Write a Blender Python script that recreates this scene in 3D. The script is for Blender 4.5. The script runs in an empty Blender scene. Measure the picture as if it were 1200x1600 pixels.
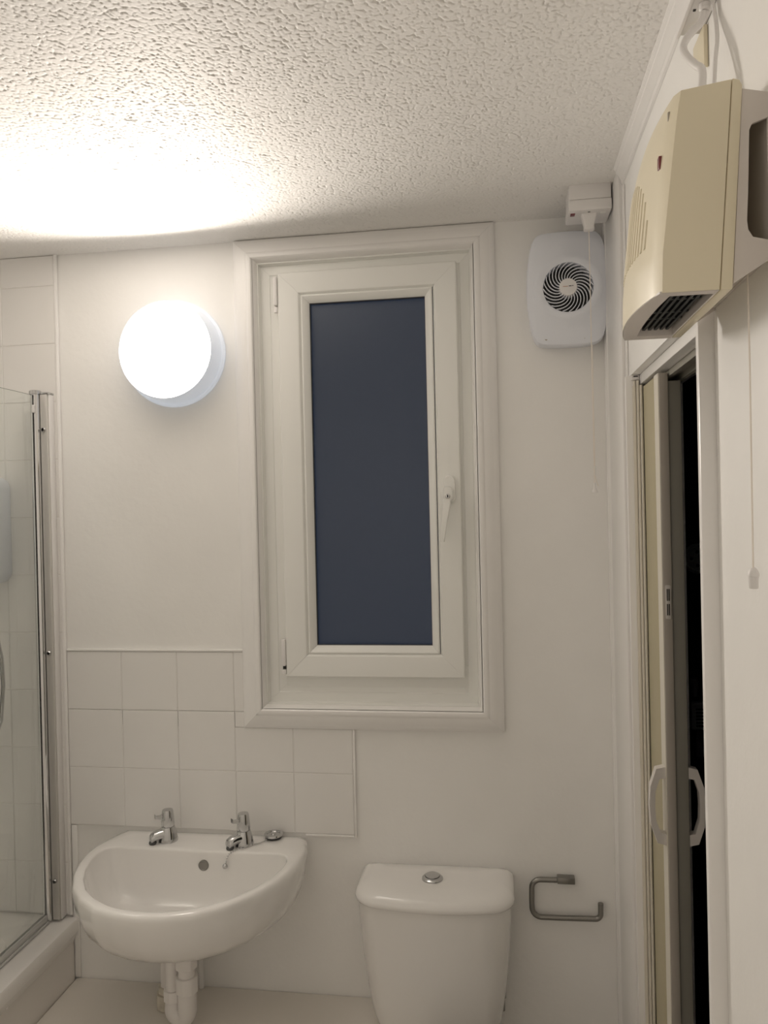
import bpy, bmesh, math, random
import numpy as np
from mathutils import Vector, Matrix

random.seed(7)
sc = bpy.context.scene
C = sc.collection
PI = math.pi

# ------------------------------------------------------------------ camera, world, light level
CAM = Vector((0.0, -1.9249, 1.62))
cd = bpy.data.cameras.new('camera')
cam = bpy.data.objects.new('camera', cd)
C.objects.link(cam)
R_ = Vector((0.98892069, 0.14666236, -0.02293509))
U_ = Vector((0.0218556, 0.00896774, 0.99972092))
F_ = Vector((-0.14682711, 0.98914596, -0.00566299))
cam.matrix_world = Matrix(((R_.x, U_.x, -F_.x, CAM.x), (R_.y, U_.y, -F_.y, CAM.y),
                           (R_.z, U_.z, -F_.z, CAM.z), (0, 0, 0, 1)))
cd.sensor_fit = 'VERTICAL'
cd.sensor_height = 36.0
cd.lens = 1227.853 / 1600 * 36.0
cd.clip_start = 0.02
sc.camera = cam

wd = bpy.data.worlds.new('night')
wd.use_nodes = True
wb = wd.node_tree.nodes['Background']
wb.inputs[0].default_value = (0.30, 0.42, 0.70, 1)
wb.inputs[1].default_value = 0.026
sc.world = wd

LAMP = 36.0
LED = 1.0
sc.view_settings.view_transform = 'Standard'
sc.view_settings.look = 'None'
sc.view_settings.gamma = 1.0
sc.view_settings.use_curve_mapping = False
sc.view_settings.exposure = 1.10
sc.cycles.adaptive_threshold = 0.02
sc.cycles.max_bounces = 8
sc.cycles.diffuse_bounces = 7
sc.cycles.glossy_bounces = 4
sc.cycles.transmission_bounces = 8
sc.cycles.transparent_max_bounces = 8

# ------------------------------------------------------------------ materials
M = {}


def mat(name, col, rough=0.5, metal=0.0, bump=0.0, bscale=60.0, spec=0.5, var=0.0, vscale=6.0, coat=0.0,
        trans=0.0, ior=1.5, emit=None, estr=0.0, bdist=0.002, detail=3.0):
    m = bpy.data.materials.new(name)
    m.use_nodes = True
    nt = m.node_tree
    b = nt.nodes['Principled BSDF']
    b.inputs['Base Color'].default_value = (*col, 1)
    b.inputs['Roughness'].default_value = rough
    b.inputs['Metallic'].default_value = metal
    b.inputs['Specular IOR Level'].default_value = spec
    b.inputs['IOR'].default_value = ior
    b.inputs['Coat Weight'].default_value = coat
    b.inputs['Coat Roughness'].default_value = 0.05
    b.inputs['Transmission Weight'].default_value = trans
    if emit:
        b.inputs['Emission Color'].default_value = (*emit, 1)
        b.inputs['Emission Strength'].default_value = estr
    tc = nt.nodes.new('ShaderNodeTexCoord')
    if var:
        n = nt.nodes.new('ShaderNodeTexNoise')
        n.inputs['Scale'].default_value = vscale
        n.inputs['Detail'].default_value = 4
        nt.links.new(tc.outputs['Object'], n.inputs['Vector'])
        r = nt.nodes.new('ShaderNodeMapRange')
        r.inputs[1].default_value = 0.3
        r.inputs[2].default_value = 0.7
        r.inputs[3].default_value = 1 - var
        r.inputs[4].default_value = 1 + var * 0.3
        nt.links.new(n.outputs['Fac'], r.inputs[0])
        mx = nt.nodes.new('ShaderNodeVectorMath')
        mx.operation = 'SCALE'
        mx.inputs[0].default_value = col
        nt.links.new(r.outputs[0], mx.inputs['Scale'])
        nt.links.new(mx.outputs[0], b.inputs['Base Color'])
    if bump:
        n = nt.nodes.new('ShaderNodeTexNoise')
        n.inputs['Scale'].default_value = bscale
        n.inputs['Detail'].default_value = detail
        nt.links.new(tc.outputs['Object'], n.inputs['Vector'])
        bp = nt.nodes.new('ShaderNodeBump')
        bp.inputs['Strength'].default_value = bump
        bp.inputs['Distance'].default_value = bdist
        nt.links.new(n.outputs['Fac'], bp.inputs['Height'])
        nt.links.new(bp.outputs[0], b.inputs['Normal'])
    M[name] = m
    return m


mat('wall_paint', (0.925, 0.915, 0.895), 0.5, bump=0.25, bscale=45, var=0.03, vscale=5, bdist=0.003)
mat('gloss_paint', (0.92, 0.905, 0.89), 0.28, bump=0.35, bscale=28, var=0.025, bdist=0.0025)
mat('tile_paint', (0.875, 0.86, 0.84), 0.33, bump=0.2, bscale=14, var=0.02, bdist=0.003)
mat('grout', (0.84, 0.82, 0.79), 0.7)
mat('upvc', (0.89, 0.89, 0.86), 0.3, spec=0.4, bump=0.06, bscale=20)
mat('ceramic', (0.90, 0.885, 0.865), 0.08, coat=0.5)
mat('chrome', (0.62, 0.62, 0.62), 0.12, metal=1.0)
mat('chrome_bright', (0.78, 0.78, 0.78), 0.06, metal=1.0)
mat('steel', (0.30, 0.29, 0.27), 0.34, metal=1.0, bump=0.1, bscale=200)
mat('fan_plastic', (0.83, 0.855, 0.92), 0.35)
mat('white_plastic', (0.85, 0.83, 0.82), 0.38)
mat('pipe_plastic', (0.86, 0.83, 0.81), 0.32)
mat('pipe_old', (0.70, 0.65, 0.56), 0.5, var=0.15, vscale=60)
mat('heater_cream', (0.82, 0.745, 0.565), 0.33, var=0.02)
mat('heater_inner', (0.40, 0.36, 0.29), 0.5)
mat('bracket_grey', (0.72, 0.67, 0.63), 0.5)
mat('black', (0.012, 0.012, 0.011), 0.5)
mat('dark_cavity', (0.02, 0.02, 0.018), 0.6)
mat('grille_dark', (0.03, 0.035, 0.035), 0.45, var=0.3, vscale=60)
mat('grille_brown', (0.12, 0.075, 0.035), 0.6)
mat('neon', (0.20, 0.035, 0.04), 0.3)
mat('print_orange', (0.62, 0.42, 0.32), 0.5)
mat('print_dark', (0.06, 0.05, 0.05), 0.5)
mat('cord', (0.88, 0.82, 0.75), 0.7)
mat('satin', (0.66, 0.64, 0.61), 0.35, metal=0.35)
mat('seal', (0.58, 0.58, 0.56), 0.3, spec=0.5)
mat('door_cream', (0.47, 0.42, 0.28), 0.45, bump=0.3, bscale=90)  # cream darkened to carry the shade of the doorway recess
mat('door_post', (0.46, 0.42, 0.37), 0.45)
mat('door_white', (0.74, 0.70, 0.61), 0.35)
mat('door_shaded', (0.30, 0.285, 0.245), 0.5)  # dark copy of the door colours, shade of the unlit parts painted in
mat('handle_plastic', (0.74, 0.70, 0.66), 0.3)
mat('floor_vinyl', (0.76, 0.72, 0.66), 0.4, var=0.1)
mat('ledge_paint', (0.84, 0.80, 0.74), 0.5, bump=0.1, bscale=30)
mat('bath_acrylic', (0.90, 0.88, 0.855), 0.15, coat=0.2)
mat('bath_panel', (0.82, 0.785, 0.74), 0.4)
mat('hall_dark', (0.012, 0.011, 0.010), 0.8)  # near-black colour stands in for the hall's darkness despite light through the doorway
mat('hall_grey', (0.75, 0.75, 0.72), 0.6)
mat('hall_grey_dark', (0.3, 0.3, 0.29), 0.6)
mat('lamp_body', (0.80, 0.82, 0.87), 0.35, emit=(0.72, 0.84, 1.0), estr=LAMP * .0035)  # faint bluish glow added to the drum side, brightens the wall around it
mat('plug_rubber', (0.05, 0.05, 0.05), 0.4)
mat('gasket', (0.09, 0.09, 0.09), 0.6)
mat('lamp_diffuser', (0.9, 0.9, 0.9), 0.4, emit=(1.0, 0.915, 0.82), estr=LAMP * .18)

# clear glass of the bath screen: see-through sheet with a mirror-like surface
def sheet(name, tint, rough, edge):
    m = bpy.data.materials.new(name)
    m.use_nodes = True
    nt = m.node_tree
    nt.nodes.clear()
    out = nt.nodes.new('ShaderNodeOutputMaterial')
    tr = nt.nodes.new('ShaderNodeBsdfTransparent')
    tr.inputs[0].default_value = (*tint, 1)
    gl = nt.nodes.new('ShaderNodeBsdfGlossy')
    gl.inputs['Color'].default_value = (1, 1, 1, 1)
    gl.inputs['Roughness'].default_value = rough
    fr = nt.nodes.new('ShaderNodeFresnel')
    fr.inputs[0].default_value = edge
    mx = nt.nodes.new('ShaderNodeMixShader')
    nt.links.new(fr.outputs[0], mx.inputs[0])
    nt.links.new(tr.outputs[0], mx.inputs[1])
    nt.links.new(gl.outputs[0], mx.inputs[2])
    nt.links.new(mx.outputs[0], out.inputs[0])
    M[name] = m


sheet('clear_glass', (0.972, 0.985, 0.976), 0.01, 1.22)
sheet('clear_channel', (0.88, 0.88, 0.88), 0.08, 1.35)
# obscured window pane
m = mat('obscure_glass', (0.72, 0.80, 0.88), 0.17, trans=1.0, ior=1.5, bump=0.5, bscale=420, bdist=0.0008, detail=1.0)

# stippled ceiling coating
mat('ceiling_stipple', (0.925, 0.91, 0.89), 0.62, spec=0.3, bump=0.25, bscale=260, bdist=0.0012)


# ------------------------------------------------------------------ geometry helpers
class G:
    def __init__(s):
        s.bm = bmesh.new()

    def box(s, x0, x1, y0, y1, z0, z1, bev=0.0, seg=2):
        r = bmesh.ops.create_cube(s.bm, size=1.0)
        vs = r['verts']
        for v in vs:
            v.co = Vector(((x0 + x1) / 2 + v.co.x * (x1 - x0), (y0 + y1) / 2 + v.co.y * (y1 - y0),
                           (z0 + z1) / 2 + v.co.z * (z1 - z0)))
        if bev > 0:
            es = list({e for v in vs for e in v.link_edges})
            bmesh.ops.bevel(s.bm, geom=es, offset=bev, segments=seg, affect='EDGES', profile=0.5)
        return s

    def loft(s, rings, cap0=True, cap1=True, closed=True):
        rows = [[s.bm.verts.new(p) for p in r] for r in rings]
        n = len(rows[0])
        for a, bb in zip(rows, rows[1:]):
            for i in range(n if closed else n - 1):
                j = (i + 1) % n
                s.bm.faces.new((a[i], a[j], bb[j], bb[i]))
        if cap0 and closed:
            s.bm.faces.new(rows[0][::-1])
        if cap1 and closed:
            s.bm.faces.new(rows[-1])
        return s

    def lathe(s, prof, c, axis='Z', n=32, cap0=True, cap1=True):
        """prof: list of (radius, height along axis)."""
        rings = []
        for r, h in prof:
            ring = []
            for i in range(n):
                a = 2 * PI * i / n
                u, w = r * math.cos(a), r * math.sin(a)
                if axis == 'Z':
                    p = (c[0] + u, c[1] + w, c[2] + h)
                elif axis == 'Y':
                    p = (c[0] + u, c[1] + h, c[2] + w)
                else:
                    p = (c[0] + h, c[1] + u, c[2] + w)
                ring.append(p)
            rings.append(ring)
        return s.loft(rings, cap0, cap1)

    def tube(s, path, r, n=12, cap=True):
        P = [Vector(p) for p in path]
        rad = r if isinstance(r, (list, tuple)) else [r] * len(P)
        t0 = (P[1] - P[0]).normalized()
        ref = Vector((0, 0, 1)) if abs(t0.z) < 0.9 else Vector((1, 0, 0))
        nrm = (ref - t0 * ref.dot(t0)).normalized()
        rings = []
        for i, p in enumerate(P):
            if i == 0:
                t = P[1] - P[0]
            elif i == len(P) - 1:
                t = P[-1] - P[-2]
            else:
                t = (P[i + 1] - P[i]).normalized() + (P[i] - P[i - 1]).normalized()
            t.normalize()
            nrm = (nrm - t * nrm.dot(t)).normalized()
            bn = t.cross(nrm)
            rings.append([tuple(p + rad[i] * (math.cos(2 * PI * k / n) * nrm + math.sin(2 * PI * k / n) * bn)) for k in range(n)])
        return s.loft(rings, cap, cap)

    def prism(s, pts, d0, d1, axis='Y', bev=0.0):
        """polygon extruded along an axis; pts in the other two coordinates (in xyz order)."""
        def q(p, d):
            if axis == 'Y':
                return (p[0], d, p[1])
            if axis == 'X':
                return (d, p[0], p[1])
            return (p[0], p[1], d)
        before = set(s.bm.verts)
        s.loft([[q(p, d0) for p in pts], [q(p, d1) for p in pts]])
        if bev:
            vs = [v for v in s.bm.verts if v not in before]
            es = list({e for v in vs for e in v.link_edges})
            bmesh.ops.bevel(s.bm, geom=es, offset=bev, segments=2, affect='EDGES', profile=0.5)
        return s

    def obj(s, name, material, parent=None, smooth=35, label=None):
        bmesh.ops.recalc_face_normals(s.bm, faces=s.bm.faces)
        me = bpy.data.meshes.new(name)
        off = wloc(parent) if parent else Vector((0, 0, 0))
        if parent:
            bmesh.ops.translate(s.bm, verts=s.bm.verts, vec=-off)
        s.bm.to_mesh(me)
        s.bm.free()
        if smooth:
            for p in me.polygons:
                p.use_smooth = True
            me.set_sharp_from_angle(angle=math.radians(smooth))
        me.materials.append(M[material])
        o = bpy.data.objects.new(name, me)
        C.objects.link(o)
        if parent:
            o.parent = parent
        if label:
            o['label'] = label
        return o


def wloc(o):
    v = Vector((0, 0, 0))
    while o:
        v = v + o.location
        o = o.parent
    return v


def thing(name, label, cat, loc, group=None, kind=None):
    o = bpy.data.objects.new(name, None)
    o.empty_display_size = 0.05
    C.objects.link(o)
    o.location = loc
    return tag(o, label, cat, group, kind)


def tag(o, label, cat, group=None, kind=None):
    o['label'] = label
    o['category'] = cat
    if group:
        o['group'] = group
    if kind:
        o['kind'] = kind
    return o


def struct(o, label, cat):
    return tag(o, label, cat, kind='structure')


def arc(c, r, a0, a1, n, plane='XZ', const=0.0):
    out = []
    for i in range(n + 1):
        a = math.radians(a0 + (a1 - a0) * i / n)
        u, w = c[0] + r * math.cos(a), c[1] + r * math.sin(a)
        out.append((u, const, w) if plane == 'XZ' else ((u, w, const) if plane == 'XY' else (const, u, w)))
    return out


def frame_sides(x0, x1, z0, z1, prof, name, material, parent, gap=0.0004, smooth=30):
    """Four mitred members of a rectangular frame in XZ; prof = [(inset, y)], outer to inner, closed."""
    def corners(d):
        return [(x0 + d, z0 + d), (x1 - d, z0 + d), (x1 - d, z1 - d), (x0 + d, z1 - d)]
    for k in range(4):
        g = G()
        rA, rB = [], []
        for d, y in prof:
            c = corners(d)
            a, b2 = Vector((c[k][0], y, c[k][1])), Vector((c[(k + 1) % 4][0], y, c[(k + 1) % 4][1]))
            t = (b2 - a).normalized()
            rA.append(tuple(a + t * gap))
            rB.append(tuple(b2 - t * gap))
        g.loft([rA, rB])
        g.obj(name, material, parent, smooth)


# ------------------------------------------------------------------ room dimensions (metres)
XW, XL, YF, HC = 0.262, -1.84, -2.16, 2.305
DY0, DY1, DH = -0.905, -0.297, 1.872            # doorway in the right wall
WX0, WX1, WZ0, WZ1 = -0.604, -0.052, 1.121, 2.252  # window opening

# ------------------------------------------------------------------ structure
g = G()
g.box(XL - .15, WX0, 0, .15, -.1, HC + .1)
g.box(WX1, XW + .10, 0, .15, -.1, HC + .1)
g.box(WX0, WX1, 0, .15, -.1, WZ0)
g.box(WX0, WX1, 0, .15, WZ1, HC + .1)
wall_back = struct(g.obj('wall_back', 'wall_paint', smooth=0), 'white painted end wall with the window and the splashback tiles', 'wall')
g = G()
g.box(XW, XW + .10, DY1 + .012, 0, 0, HC)
g.box(XW, XW + .10, YF, DY0 - .013, 0, HC)
g.box(XW, XW + .10, DY0 - .013, DY1 + .012, DH, HC)
wall_right = struct(g.obj('wall_right', 'wall_paint', smooth=0), 'white painted side wall with the doorway and wall heater', 'wall')
struct(G().box(XL - .15, XL, YF, 0, -.1, HC + .1).obj('wall_left', 'wall_paint', smooth=0), 'white painted wall along the far side of the bath', 'wall')
struct(G().box(XL - .15, XW + .10, YF - .15, YF, -.1, HC + .1).obj('wall_front', 'wall_paint', smooth=0), 'white painted wall behind the camera', 'wall')
struct(G().box(XL, XW, YF, 0, -.1, 0).obj('floor', 'floor_vinyl', smooth=0), 'beige bathroom floor', 'floor')
# stippled ceiling coating: real relief where the photograph shows it, flat slab elsewhere


def stipple(xmin, xmax, ymin, ymax, step):
    nx, ny = int((xmax - xmin) / step) + 1, int((ymax - ymin) / step) + 1
    X, Y = np.meshgrid(np.linspace(xmin, xmax, nx), np.linspace(ymin, ymax, ny))
    rng = np.random.default_rng(5)

    def vnoise(x, y, size, seed):
        r = np.random.default_rng(seed)
        gx, gy = (x - xmin) / size + 2, (y - ymin) / size + 2
        T = r.random((int(gy.max()) + 4, int(gx.max()) + 4))
        ix, iy = gx.astype(int), gy.astype(int)
        fx, fy = gx - ix, gy - iy
        fx, fy = fx * fx * (3 - 2 * fx), fy * fy * (3 - 2 * fy)
        return (T[iy, ix] * (1 - fx) + T[iy, ix + 1] * fx) * (1 - fy) + (T[iy + 1, ix] * (1 - fx) + T[iy + 1, ix + 1] * fx) * fy

    def cells(x, y, size, seed):
        r = np.random.default_rng(seed)
        gx, gy = (x - xmin) / size + 3, (y - ymin) / size + 3
        sh = (int(gy.max()) + 5, int(gx.max()) + 5)
        jx, jy = r.random(sh), r.random(sh)
        ix, iy = gx.astype(int), gy.astype(int)
        d = []
        for oy in (-1, 0, 1):
            for ox in (-1, 0, 1):
                d.append((ix + ox + jx[iy + oy, ix + ox] - gx) ** 2 + (iy + oy + jy[iy + oy, ix + ox] - gy) ** 2)
        d = np.sqrt(np.stack(d))
        d.sort(axis=0)
        return d[0], d[1], d[2]

    wx = X + (vnoise(X, Y, .009, 1) - .5) * .007
    wy = Y + (vnoise(X, Y, .009, 2) - .5) * .007
    f1, f2, f3 = cells(wx, wy, .0100, 3)
    edge = np.clip((f2 - f1) / .22, 0, 1)
    pit = np.clip((f3 - f1) / .30, 0, 1)
    edge, pit = edge * edge * (3 - 2 * edge), pit * pit * (3 - 2 * pit)
    h = (1 - edge) * .00048 * (.4 + vnoise(X, Y, .02, 4)) + (1 - pit) * .0020 * (0.38 + .85 * vnoise(X, Y, .013, 6))
    h += (vnoise(X, Y, .006, 8) - .5) * .0002
    Z = HC - .0025 + h
    Z[0, :] = HC
    V = np.stack([X.ravel(), Y.ravel(), Z.ravel()], 1)
    i = np.arange((ny - 1) * (nx - 1))
    a = (i // (nx - 1)) * nx + i % (nx - 1)
    F = np.stack([a, a + nx, a + nx + 1, a + 1], 1)
    me = bpy.data.meshes.new('ceiling')
    me.vertices.add(len(V))
    me.vertices.foreach_set('co', V.ravel())
    me.loops.add(F.size)
    me.loops.foreach_set('vertex_index', F.ravel().astype(np.int32))
    me.polygons.add(len(F))
    me.polygons.foreach_set('loop_start', (np.arange(len(F)) * 4).astype(np.int32))
    me.polygons.foreach_set('use_smooth', np.ones(len(F), dtype=bool))
    me.update(calc_edges=True)
    return me


cme = stipple(-1.42, XW, -1.12, 0.0, .0016)
cme.materials.append(M['ceiling_stipple'])
ceil = bpy.data.objects.new('ceiling', cme)
C.objects.link(ceil)
struct(ceil, 'white ceiling with a rough stippled coating', 'ceiling')
G().box(XL - .1, XW + .1, YF - .1, 0.1, HC + .0006, HC + .1).obj('ceiling_slab', 'ceiling_stipple', ceil, 0)

# ledge (pipe boxing) under the basin
struct(G().box(-1.133, -.180, -.30, -.0005, .0005, .40, .006).obj('trim_1', 'ledge_paint'), 'cream painted pipe boxing ledge under the basin', 'pipe boxing')

# right wall: proud corner board, corner moulding, ceiling trim
cb = struct(G().box(.2515, XW - .0003, -.262, -.062, .0, HC - .001, .0015).obj('trim_2', 'gloss_paint'), 'flat white painted board in the corner beside the doorway', 'board')
g = G()
g.prism([(XW - .0003, -.0005), (XW - .0003, -.0615), (.2525, -.0615), (.249, -.056), (.249, -.046), (.2525, -.040), (.2525, -.032),
         (.249, -.028), (.2495, -.014), (.255, -.006), (.256, -.0005)], .0, HC - .001, axis='Z')
struct(g.obj('trim_3', 'gloss_paint'), 'ribbed white corner moulding between end wall and doorway board', 'moulding')
g = G()
g.prism([(XW - .0003, HC - .0005), (.243, HC - .0005), (.243, HC - .006), (.247, HC - .010), (.2475, HC - .015), (.252, HC - .019),
         (.255, HC - .026), (.257, HC - .028), (.258, HC - .036), (XW - .0003, HC - .038)], YF + .001, -.2625, axis='Y')
struct(g.obj('trim_4', 'gloss_paint'), 'thin moulded white trim along ceiling above the doorway wall', 'moulding')
# narrow bead line on wall face above the door, next to the corner board
struct(G().box(.2575, XW - .0003, -.2820, -.2680, 0, 2.262, .0015).obj('trim_5', 'gloss_paint'), 'narrow glossy white bead between doorway lining and corner board', 'bead')

# door lining
dl = thing('trim_6', 'white painted wooden lining around the doorway', 'door lining', (XW, DY0, 0), kind='structure')
G().box(.2425, XW + .10, DY0 - .0125, DY0, 0, 1.858, .0025).obj('lining_board', 'gloss_paint', dl)
G().box(.2525, XW + .10, DY1, DY1 + .0115, 0, DH, .002).obj('lining_board', 'gloss_paint', dl)
hd = G()
hd.box(.278, XW + .10, DY0 + .0005, DY1 - .0005, 1.852, DH - .0005, .001)
hd.obj('head_board', 'gloss_paint', dl)
g = G()
g.box(.298, .306, DY0 + .001, DY1 - .001, 1.840, 1.8515)
g.box(.322, .330, DY0 + .001, DY1 - .001, 1.836, 1.8515)
g.box(.304, .324, DY0 + .001, DY1 - .001, 1.847, 1.8515)
g.obj('sliding_track', 'door_shaded', dl)
g = G().box(.2625, .2775, DY1 - .012, DY1 - .0005, 1.862, DH - .0005, .001)
g.obj('end_cap', 'white_plastic', dl)
G().box(.2660, .2745, DY1 - .0127, DY1 - .0119, 1.8675, 1.8695).obj('slot', 'black', dl)

# splashback and bath tiles (each tile its own piece of the end wall)
P = 0.152
GAP = 0.0014
tile_cache = {}


def tile(x0, x1, z0, z1, dy=0.0, t=.0055):
    key = (round(x1 - x0, 4), round(z1 - z0, 4), t)
    if key not in tile_cache:
        w, h = x1 - x0, z1 - z0
        bm = bmesh.new()
        e = .0014
        outer = [(-w / 2, -h / 2), (w / 2, -h / 2), (w / 2, h / 2), (-w / 2, h / 2)]
        inner = [(-w / 2 + e, -h / 2 + e), (w / 2 - e, -h / 2 + e), (w / 2 - e, h / 2 - e), (-w / 2 + e, h / 2 - e)]
        r0 = [bm.verts.new((a, 0, c)) for a, c in outer]
        r1 = [bm.verts.new((a, -t + .0009, c)) for a, c in outer]
        r2 = [bm.verts.new((a, -t, c)) for a, c in inner]
        for a, b2 in ((r0, r1), (r1, r2)):
            for i in range(4):
                bm.faces.new((a[i], a[(i + 1) % 4], b2[(i + 1) % 4], b2[i]))
        bm.faces.new(r2)
        bm.faces.new(r0[::-1])
        bmesh.ops.recalc_face_normals(bm, faces=bm.faces)
        me = bpy.data.meshes.new('tile')
        bm.to_mesh(me)
        bm.free()
        for p in me.polygons:
            p.use_smooth = False
        me.materials.append(M['tile_paint'])
        tile_cache[key] = me
    o = bpy.data.objects.new('tile', tile_cache[key])
    C.objects.link(o)
    o.parent = wall_back
    o.location = ((x0 + x1) / 2, -.0012 + dy, (z0 + z1) / 2)
    o.rotation_euler = (random.uniform(-.0025, .0025), 0, random.uniform(-.0025, .0025))
    return o


GX, GZ = -1.137, 1.2613
for r in range(3):
    zt, zb = GZ - r * P, GZ - (r + 1) * P
    for c in range(5):
        xa, xb = GX + c * P, GX + (c + 1) * P
        zt2, xb2 = zt, xb
        if r == 0 and c == 3:
            xb2 = -.6552
        if r == 0 and c > 3:
            continue
        if r == 1 and c >= 3:
            zt2 = 1.0695
            if c == 3:                     # notched round the window trim corner: narrow upright strip beside it
                tile(xa + GAP / 2, -.6552, zt2 + GAP / 2, zt - GAP / 2)
        tile(xa + GAP / 2, xb2 - GAP / 2, zb + GAP / 2, zt2 - GAP / 2)
# grout bed behind the splashback
g = G()
g.box(GX, GX + 3 * P + .0255, -.0050, -.0005, GZ - P, GZ - .0005)
g.box(GX, GX + 5 * P, -.0050, -.0005, GZ - 3 * P, 1.069)
gb = g.obj('grout_bed', 'grout', wall_back, 0)
# tile edge trims
struct(G().box(GX, -.6552, -.0095, -.0005, GZ + .0003, GZ + .0075, .003).obj('trim_7', 'gloss_paint'), 'thin raised white bead along top of the splashback tiles', 'bead')
g = G()
g.box(GX + 5 * P + .0003, GX + 5 * P + .006, -.0085, -.0005, GZ - 3 * P - .006, 1.069, .002)
g.box(-.502, GX + 5 * P, -.0085, -.0005, GZ - 3 * P - .006, GZ - 3 * P - .0003, .002)
struct(g.obj('trim_8', 'gloss_paint'), 'white edge bead at the right end of the splashback tiles', 'bead')
# bath tiles
TX, TZ = -1.147, 1.62 + .60246 + .152
xs = [TX - i * P for i in range(5)] + [XL + .002]
zs = [HC - .003] + [TZ - j * P for j in range(1, 13) if TZ - j * P > .6] + [.566]
for i in range(len(xs) - 1):
    for j in range(len(zs) - 1):
        if zs[j] - zs[j + 1] < .02:
            continue
        tile(xs[i + 1] + GAP / 2, xs[i] - GAP / 2, zs[j + 1] + GAP / 2, zs[j] - GAP / 2)
G().box(XL + .001, TX, -.0050, -.0005, .566, HC - .004).obj('grout_bed', 'grout', wall_back, 0)
struct(G().box(TX + .0003, -1.1375, -.0105, -.0005, .566, HC - .001, .004).obj('trim_9', 'gloss_paint'), 'upright white bead at the edge of the bath tiles', 'bead')
# boxed strip continuing below to the ledge, next to the bath
struct(G().box(-1.136, -1.120, -.0075, -.0005, .402, GZ - 3 * P - .002, .0025).obj('trim_10', 'gloss_paint'), 'short white upright strip between bath panel and basin', 'bead')

# ------------------------------------------------------------------ window
win = thing('window_1', 'tall narrow white window with dark obscured glass and moulded trim', 'window', (-.328, 0, WZ0), kind='structure')
OX0, OX1, OZ0, OZ1 = -.6546, -.0016, 1.0705, 2.3008
prof = [(0, -.0005), (0, -.011), (.003, -.014), (.011, -.0165), (.014, -.0185), (.034, -.0205), (.0365, -.0225), (.041, -.0235), (.047, -.0225), (.050, -.019),
        (.0503, -.0005)]
frame_sides(OX0, OX1, OZ0, OZ1, prof, 'architrave', 'gloss_paint', win, gap=.0002)
# uPVC outer frame set into the opening
prof = [(.0005, .0), (.0005, .10), (.066, .10), (.066, .035), (.062, .020), (.036, .020), (.034, .018), (.012, .018), (.010, .012), (.010, .0)]
frame_sides(WX0, WX1, WZ0, WZ1, prof, 'outer_frame', 'upvc', win, gap=.0002)
G().box(WX0 + .055, WX1 - .034, .0186, .060, WZ0 + .050, 1.2230, .0005).obj('lower_rail', 'upvc', win)
# caulk line
prof = [(.0, -.019), (.0, .010), (.0075, .011), (.0065, .004), (.0035, -.012)]
frame_sides(WX0 + .0012, WX1 - .0012, WZ0 + .0012, WZ1 - .0012, prof, 'sealant', 'gloss_paint', win, gap=.0)
SX0, SX1, SZ0, SZ1 = -.5444, -.0951, 1.198, 2.2176
prof = [(0, .0195), (0, .0025), (.0025, 0), (.050, 0), (.053, .0015), (.056, .0070), (.058, .0085), (.058, .030), (0.004, .030)]
frame_sides(SX0, SX1, SZ0, SZ1, prof, 'sash_rail', 'upvc', win, gap=.0002)
BX0, BX1, BZ0, BZ1 = -.5444 + .0575, -.0951 - .0595, 1.198 + .0575, 2.2176 - .0575
prof = [(.0005, .028), (.0005, .0062), (.0030, .0045), (.0045, .0045), (.0075, .0065), (.015, .012), (.0195, .0185), (.0195, .028)]
frame_sides(BX0, BX1, BZ0, BZ1, prof, 'glazing_bead', 'upvc', win, gap=.0003)
g = G()
g.box(BX0 + .0005, BX1 - .0005, .0285, .050, BZ0 + .0005, BZ1 - .0005)
pane = g.obj('glass_pane', 'obscure_glass', win, 0, label='dark obscured glass pane')
prof = [(.0188, .0186), (.0188, .0284), (.0208, .0284), (.0208, .0195)]
frame_sides(BX0, BX1, BZ0, BZ1, prof, 'gasket', 'gasket', win, gap=0)
# hinges on the left edge
g = G()
g.box(-.5560, -.5450, -.004, .018, 2.135, 2.208, .004)
g.lathe([(.0045, 0), (.0055, .001), (.0055, .012), (.0045, .014)], (-.5506, .006, 2.118), n=16)
g.obj('hinge', 'white_plastic', win)
hg = G().box(-.5555, -.5450, -.003, .018, 1.225, 1.293, .003).obj('hinge', 'white_plastic', win)
G().box(-.5565, -.5450, -.002, .018, 1.203, 1.216, .002).obj('hinge_foot', 'white_plastic', win)
G().box(-.5540, -.5462, .004, .018, 1.2165, 1.2245).obj('hinge_pin', 'black', win)
# handle
hx, hz = -.1218, 1.662
g = G()
ring = lambda sx, sz, y, cx=hx, cz=hz: [(cx + sx * math.cos(a), y, cz + (sz - sx) * (1 if math.sin(a) > 0 else -1) + sx * math.sin(a)) for a in
                                        [2 * PI * (i + .5) / 32 for i in range(32)]]
g.loft([ring(.0135, .034, -.0002), ring(.0135, .034, -.008), ring(.0115, .031, -.011)])
hb = g.obj('handle', 'upvc', win)
g = G()
lx, lz = hx - .0035, hz - .012
g.loft([ring(.0125, .0185, -.010, lx, lz), ring(.0125, .0185, -.026, lx, lz), ring(.0105, .0165, -.030, lx, lz)])
pts = [(lx - .009, -.027, lz - .004), (lx + .008, -.027, lz - .004)]
def lever_ring(cx, cz, w, t, y):
    return [(cx - w, y + t, cz), (cx - w * .8, y - t, cz), (cx + w * .8, y - t, cz), (cx + w, y + t, cz)]
g.loft([lever_ring(lx - .001, lz - .006, .0105, .007, -.021), lever_ring(lx - .005, lz - .035, .0098, .0065, -.027),
        lever_ring(lx - .0125, lz - .085, .0078, .005, -.034), lever_ring(lx - .0165, lz - .116, .0066, .004, -.034)])
g.obj('lever', 'upvc', hb)
g = G().lathe([(.0058, 0), (.0058, -.0022), (.0048, -.0028)], (lx, -.0295, lz - .006), axis='Y', n=20)
g.obj('lock_cylinder', 'chrome', hb)
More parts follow.
